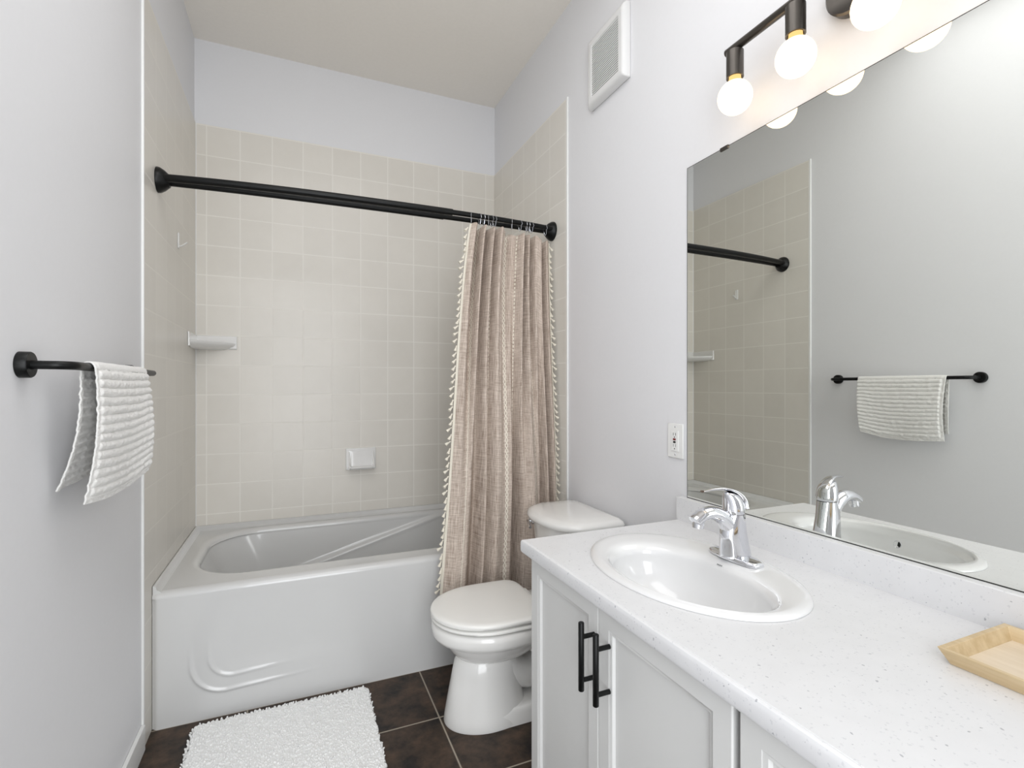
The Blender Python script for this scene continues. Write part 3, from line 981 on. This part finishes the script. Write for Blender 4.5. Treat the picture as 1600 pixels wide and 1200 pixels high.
# ------------------------------------------------------------------ vanity cabinet
VX, VY0, VY1 = 1.003, YF + 0.012, 1.188     # door face x, ends
van = thing('vanity_cabinet', (1.26, 0.4, 0), 'white vanity cabinet with framed doors and black bar pulls', 'cabinet')
ZCB, ZCT = 0.701, 0.735
FX = VX + 0.019                             # face frame
m = MB()
m.box(FX, VY0, 0.09, FX + 0.018, VY1, ZCB)                    # face frame sheet behind the doors
m.box(FX + 0.018, VY1 - 0.018, 0.0, W - 0.004, VY1, ZCB)
m.box(FX + 0.018, VY0, 0.0, W - 0.004, VY0 + 0.018, ZCB)
m.box(FX + 0.018, VY0 + 0.018, 0.09, W - 0.004, VY1 - 0.018, 0.106)
m.box(FX + 0.05, VY0 + 0.018, 0.0, FX + 0.066, VY1 - 0.018, 0.09)
m.build('carcass', M['cab'], van)
def door(y0, y1, handle_y):
    z0, z1 = 0.11, ZCB - 0.004
    sw = 0.046
    d = bpy.data.objects.new('door', None)
    m = MB()
    fr = 0.0
    def rect(x, i): return [(x, y0 + i, z0 + i), (x, y1 - i, z0 + i), (x, y1 - i, z1 - i), (x, y0 + i, z1 - i)]
    m.loft([rect(FX - 0.0005, 0), rect(VX + 0.002, 0), rect(VX, 0.002), rect(VX, sw - 0.010), rect(VX + 0.0015, sw - 0.008), rect(VX + 0.003, sw - 0.002), rect(VX + 0.0095, sw), rect(VX + 0.0095, sw + 0.004)], cap0=True, cap1=True)
    do = m.build('door', M['cab'], van, smooth=True, angle=25)
    if handle_y:
        h = MB()
        xb = 0.972
        h.lathe((xb, handle_y, 0.521), (0, 0, 1), [(0, 0.0052), (0.001, 0.006), (0.138, 0.006), (0.139, 0.0052)], 20)
        for zz in (0.542, 0.630):
            h.lathe((xb, handle_y, zz), (1, 0, 0), [(0, 0.0048), (VX - xb + 0.0003, 0.0048)], 16)
        h.build('handle', M['black'], do, smooth=True, angle=50)
door(0.8690, VY1 - 0.004, 0.883)
door(0.527, 0.8675, 0.829)
door(0.170, 0.515, 0.205)
door(-0.190, 0.166, 0.130)
MB().box(FX - 0.0012, 0.5155, 0.11, FX - 0.0002, 0.5265, ZCB - 0.004).build('shadow_gap', M['dark'], van)

# ------------------------------------------------------------------ countertop
ct = thing('countertop', (1.25, 0.4, ZCB), 'white speckled vanity countertop with rounded front edge and low backsplash', 'countertop')
CX0, CX1, CY0, CY1 = 0.985, W + TT - 0.0006, YF + 0.004, 1.212
OX, OY, OA, OB = 1.235, 0.870, 0.187, 0.264       # sink outline
def rect_hit(a):
    """point of the outer rectangle seen from the sink centre at angle a"""
    dx, dy = cos(a), sin(a)
    t = 1e9
    if dx > 1e-9: t = min(t, (CX1 - OX) / dx)
    if dx < -1e-9: t = min(t, (CX0 - OX) / dx)
    if dy > 1e-9: t = min(t, (CY1 - OY) / dy)
    if dy < -1e-9: t = min(t, (CY0 - OY) / dy)
    return OX + dx * t, OY + dy * t
angs = [2 * pi * k / 160 for k in range(160)] + [atan2(y - OY, x - OX) % (2 * pi) for x in (CX0, CX1) for y in (CY0, CY1)]
angs = sorted(set(round(a, 6) for a in angs))
def edge_ring(off, z):
    out = []
    for a in angs:
        x, y = rect_hit(a)
        x = max(x, CX0 + off) if x < OX else x
        y = min(y, CY1 - off)
        out.append((x, y, z))
    return out
inn = [(OX + (OA - 0.014) * cos(a), OY + (OB - 0.014) * sin(a), ZCT) for a in angs]
# use the angle of the ray for the hole too
inn = []
for a in angs:
    k = 1 / sqrt((cos(a) / (OA - 0.014)) ** 2 + (sin(a) / (OB - 0.014)) ** 2)
    inn.append((OX + k * cos(a), OY + k * sin(a), ZCT))
innb = [(x, y, ZCB) for x, y, z in inn]
rings = [innb, inn, edge_ring(0.0085, ZCT), edge_ring(0.0078, ZCT - 0.0009), edge_ring(0.0070, ZCT - 0.0009), edge_ring(0.0062, ZCT - 0.0002), edge_ring(0.0040, ZCT - 0.0006), edge_ring(0.0016, ZCT - 0.0024), edge_ring(0.0003, ZCT - 0.0060), edge_ring(0.0, ZCT - 0.010), edge_ring(0.0, ZCB + 0.006), edge_ring(0.002, ZCB + 0.0015), edge_ring(0.006, ZCB), innb]
MB().loft(rings, cap0=False, cap1=False).build('counter_slab', M['counter'], ct, smooth=True, angle=30)
MB().box(1.5045, CY0, ZCT - 0.003, CX1, CY1, 0.8035).build('backsplash', M['counter'], ct, bevel=0.002, seg=3)

# ------------------------------------------------------------------ sink
sk = thing('sink', (OX, OY, ZCT), 'white oval drop-in sink in the speckled countertop below the mirror', 'sink')
NS = 120
def oval(cx, cy, af, ab, b, z, ex=2.0):
    out = []
    for k in range(NS):
        a = 2 * pi * k / NS
        c, s_ = cos(a), sin(a)
        aa = ab if c > 0 else af
        e_ = ex if c > 0 else 2.0
        out.append((cx + aa * (1 if c > 0 else -1) * abs(c) ** (2 / e_), cy + b * (1 if s_ > 0 else -1) * abs(s_) ** (2 / (e_ if c > 0 else 2.0)), z))
    return out
Z0 = ZCT
rg = [oval(OX, OY, OA - 0.012, OA - 0.012, OB - 0.012, Z0 - 0.01), oval(OX, OY, OA - 0.012, OA - 0.012, OB - 0.012, Z0 + 0.0004), oval(OX, OY, OA, OA, OB, Z0 + 0.0006), oval(OX, OY, OA - 0.0002, OA - 0.0002, OB - 0.0002, Z0 + 0.0025),
      oval(OX, OY, OA - 0.0022, OA - 0.0022, OB - 0.0022, Z0 + 0.0052), oval(OX, OY, OA - 0.008, OA - 0.008, OB - 0.008, Z0 + 0.0078), oval(OX, OY, OA - 0.016, OA - 0.016, OB - 0.016, Z0 + 0.0090)]
C1 = (1.200, 0.845)
def mixo(k, z, dz=0):
    cx = OX + (C1[0] - OX) * k; cy = OY + (C1[1] - OY) * k
    af = (OA - 0.016) + (0.126 - OA + 0.016) * k; ab = (OA - 0.016) + (0.118 - OA + 0.016) * k; b = (OB - 0.016) + (0.203 - OB + 0.016) * k
    return oval(cx, cy, af, ab, b, z, 2.0 + 0.35 * k)
rg += [mixo(0.12, Z0 + 0.0092), mixo(0.30, Z0 + 0.0088), mixo(0.5, Z0 + 0.0080), mixo(0.66, Z0 + 0.0074), mixo(0.80, Z0 + 0.0062), mixo(0.90, Z0 + 0.0042), mixo(0.98, Z0 + 0.001), mixo(1.05, Z0 - 0.004)]
for q in [0.07, 0.13, 0.2, 0.28, 0.37, 0.46, 0.56, 0.66, 0.75, 0.83, 0.9, 0.95]:
    sc = sqrt(max(0, 1 - q ** 2.6)) * 0.965
    rg.append(oval(C1[0] + 0.006 * q, C1[1], 0.121 * sc + 0.004, 0.113 * sc + 0.004, 0.196 * sc + 0.004, Z0 - 0.002 - 0.125 * q, 2.35 - 0.35 * q))
rg.append(oval(C1[0] + 0.006, C1[1], 0.03, 0.03, 0.035, Z0 - 0.130))
rg.append(oval(C1[0] + 0.006, C1[1], 0.018, 0.018, 0.018, Z0 - 0.133))
MB().loft(rg, cap0=False, cap1=True).build('basin', M['sinkc'], sk, smooth=True, angle=70)
MB().lathe((C1[0] + 0.006, C1[1], Z0 - 0.133), (0, 0, 1), [(0, 0.024), (0.003, 0.024), (0.005, 0.021), (0.0035, 0.017), (0.0045, 0.015), (0.007, 0.012), (0.0075, 0.0)], 30).build('drain', M['chrome'], sk, smooth=True, angle=60)
# overflow hole in the front side of the bowl, and the small grey mark by the tap
ofx, ofz = 1.0815, Z0 - 0.034
MB().lathe((ofx - 0.004, 0.859, ofz), (1, 0, 0.18), [(0, 0.0102), (0.0052, 0.0102), (0.0062, 0.0092), (0.0050, 0.0082)], 24).build('overflow_ring', M['chrome'], sk, smooth=True)
MB().lathe((ofx - 0.004, 0.859, ofz), (1, 0, 0.18), [(0, 0.0082), (0.0053, 0.0082)], 24).build('overflow_hole', M['dark'], sk)

mk = MB()
for k, (a, b) in enumerate(((-0.006, 0.0022), (-0.002, 0.0030), (0.0025, 0.0026), (0.006, 0.0018))):
    mk.loft([[(1.3165 - b / 2, 0.857 + a - 0.0014, Z0 + 0.0006 + q), (1.3165 + b / 2, 0.857 + a - 0.0008, Z0 + 0.0014 + q), (1.3165 + b / 2, 0.857 + a + 0.0012, Z0 + 0.0014 + q), (1.3165 - b / 2, 0.857 + a + 0.0006, Z0 + 0.0006 + q)] for q in (0, 0.0012)])
mk.build('printed_mark', M['logo'], sk)

# ------------------------------------------------------------------ faucet
FXc, FYc = 1.368, 0.863
fa = thing('faucet', (FXc, FYc, ZCT), 'chrome single-lever faucet standing at the back of the oval sink', 'faucet')
ZF = Z0 + 0.0082
m = MB()
def plate(k, z, g=0.0):
    pts = []
    for (x, y) in ((-0.014, -0.068), (0.010, -0.068), (0.019, -0.052), (0.026, -0.02), (0.026, 0.02), (0.019, 0.052), (0.010, 0.068), (-0.014, 0.068), (-0.023, 0.052), (-0.027, 0.02), (-0.027, -0.02), (-0.023, -0.052)):
        pts.append((FXc + x * k, FYc - 0.004 + y * (k + g), z))
    return pts
m.loft([plate(1.0, ZF), plate(1.0, ZF + 0.006), plate(0.9, ZF + 0.010, 0.04), plate(0.6, ZF + 0.0115, 0.2)])
m.build('base_plate', M['chrome'], fa, bevel=0.001)
m = MB()
def ell(cx, cy, a, b, z, tilt=0.0, n=36):
    return [(cx + a * cos(2 * pi * k / n), cy + b * sin(2 * pi * k / n), z + tilt * a * cos(2 * pi * k / n)) for k in range(n)]
m.loft([ell(1.370, FYc, 0.0410, 0.0290, ZF + 0.008), ell(1.370, FYc, 0.0400, 0.0282, ZF + 0.013), ell(1.367, FYc, 0.0370, 0.0262, ZF + 0.035), ell(1.364, FYc, 0.0345, 0.0245, ZF + 0.06), ell(1.364, FYc, 0.0310, 0.0238, ZF + 0.080), ell(1.367, FYc, 0.0255, 0.0232, ZF + 0.098), ell(1.368, FYc, 0.0235, 0.0232, ZF + 0.104)])
# spout sweeping forward and drooping
sp = catmull([(1.366, FYc, ZF + 0.040), (1.352, FYc, ZF + 0.072), (1.332, FYc, ZF + 0.096), (1.304, FYc, ZF + 0.110), (1.278, FYc, ZF + 0.1105), (1.258, FYc, ZF + 0.102), (1.249, FYc, ZF + 0.096)], 6)
nsp = len(sp)
m.tube(sp, [(0.0200 - 0.004 * (i / (nsp - 1)) - (0.006 if i == nsp - 1 else 0), 0.0215 - 0.0090 * min(1, i / (nsp - 1) * 1.3) - (0.005 if i == nsp - 1 else 0)) for i in range(nsp)], 24)
m.build('body', M['chrome'], fa, smooth=True, angle=60)
MB().lathe((1.262, FYc, ZF + 0.100), (-0.15, 0, -1), [(0, 0.0125), (0.012, 0.0125), (0.0185, 0.0120), (0.0190, 0.010)], 24).build('aerator', M['chrome'], fa, smooth=True)
m = MB()
m.loft([ell(1.366, FYc, 0.0235, 0.0235, ZF + 0.105), ell(1.366, FYc, 0.0245, 0.0245, ZF + 0.109), ell(1.366, FYc, 0.0245, 0.0245, ZF + 0.116), ell(1.365, FYc, 0.0240, 0.0235, ZF + 0.126), ell(1.362, FYc, 0.0220, 0.021, ZF + 0.137), ell(1.357, FYc, 0.0180, 0.017, ZF + 0.146), ell(1.350, FYc, 0.0110, 0.011, ZF + 0.152), ell(1.345, FYc, 0.004, 0.004, ZF + 0.154)])
# lever blade
lv = catmull([(1.389, FYc - 0.004, ZF + 0.116), (1.385, FYc - 0.003, ZF + 0.136), (1.370, FYc, ZF + 0.151), (1.345, FYc + 0.006, ZF + 0.160), (1.318, FYc + 0.012, ZF + 0.161), (1.290, FYc + 0.019, ZF + 0.1565)], 6)
nl_ = len(lv)
m.tube(lv, [(0.0185 - 0.0085 * (i / (nl_ - 1)) ** 1.0, 0.0072 - 0.0045 * (i / (nl_ - 1)) ** 0.7) for i in range(nl_)], 20)
m.build('lever', M['chrome'], fa, smooth=True, angle=60)
MB().lathe((1.392, FYc, ZF + 0.035), (1, 0, 0.1), [(0, 0.005), (0.008, 0.005), (0.010, 0.003)], 16).build('lift_rod', M['chrome'], fa, smooth=True)

# ------------------------------------------------------------------ wooden tray
tr = thing('wooden_tray', (1.395, 0.29, ZCT), 'shallow rectangular pale bamboo tray on the right of the countertop', 'tray')
tx0, tx1, ty0, ty1, tz = 1.303, 1.488, 0.150, 0.432, ZCT + 0.0003
hh = 0.0225
def trr(x_in, z): 
    return [(tx0 + x_in, ty0 + x_in, z), (tx1 - x_in, ty0 + x_in, z), (tx1 - x_in, ty1 - x_in, z), (tx0 + x_in, ty1 - x_in, z)]
MB().loft([trr(0.011, tz), trr(0.0, tz + hh), trr(0.0075, tz + hh), trr(0.0165, tz + 0.0045)], cap0=False, cap1=False).build('rim', M['bamboo'], tr, bevel=0.0008)
MB().loft([trr(0.0112, tz + 0.0002), trr(0.0165, tz + 0.0052)]).build('bottom_panel', M['ply'], tr)

# ------------------------------------------------------------------ vanity light
lt = thing('vanity_light', (XW, 0.686, 1.99), 'dark metal vanity light bar with four bare globe bulbs above the mirror', 'light')
LX = 1.4475
ys = [0.935, 0.769, 0.603, 0.437]
m = MB()
m.lathe((LX, 0.962, 1.985), (0, -1, 0), [(0, 0.0085), (0.002, 0.0100), (0.55, 0.0100), (0.552, 0.0085)], 20)
m.build('cross_bar', M['gun'], lt, smooth=True)
MB().lathe((XW - 0.0004, 0.686, 1.985), (-1, 0, 0), [(0, 0.060), (0.018, 0.060), (0.022, 0.056)], 40).build('wall_canopy', M['gun'], lt, smooth=True)
MB().tube([(XW - 0.02, 0.686, 1.985), (LX, 0.686, 1.985)], 0.009, 16).build('arm', M['gun'], lt, smooth=True)
for y in ys:
    so_ = MB().lathe((LX, y, 1.976), (0, 0, -1), [(0, 0.017), (0.002, 0.0205), (0.066, 0.0205), (0.066, 0.0165), (0.050, 0.0165)], 28, cap1=False).build('socket', M['gun'], lt, smooth=True, angle=50)
    bp = MB()
    R = 0.041
    zc = 1.861
    prof_ = []
    for k in range(15):
        a = radians(22) + (pi - radians(22)) * k / 14
        prof_.append((1.976 - (zc + R * cos(a)), max(0.0004, R * sin(a))))
    bp.lathe((LX, y, 1.976), (0, 0, -1), prof_, 32)
    bp.build('bulb', M['bulb'], lt, smooth=True)
    MB().lathe((LX, y, 1.976), (0, 0, -1), [(0.052, 0.0135), (0.066, 0.0140), (0.078, 0.0153)], 24).build('bulb_neck', M['neck'], lt, smooth=True)
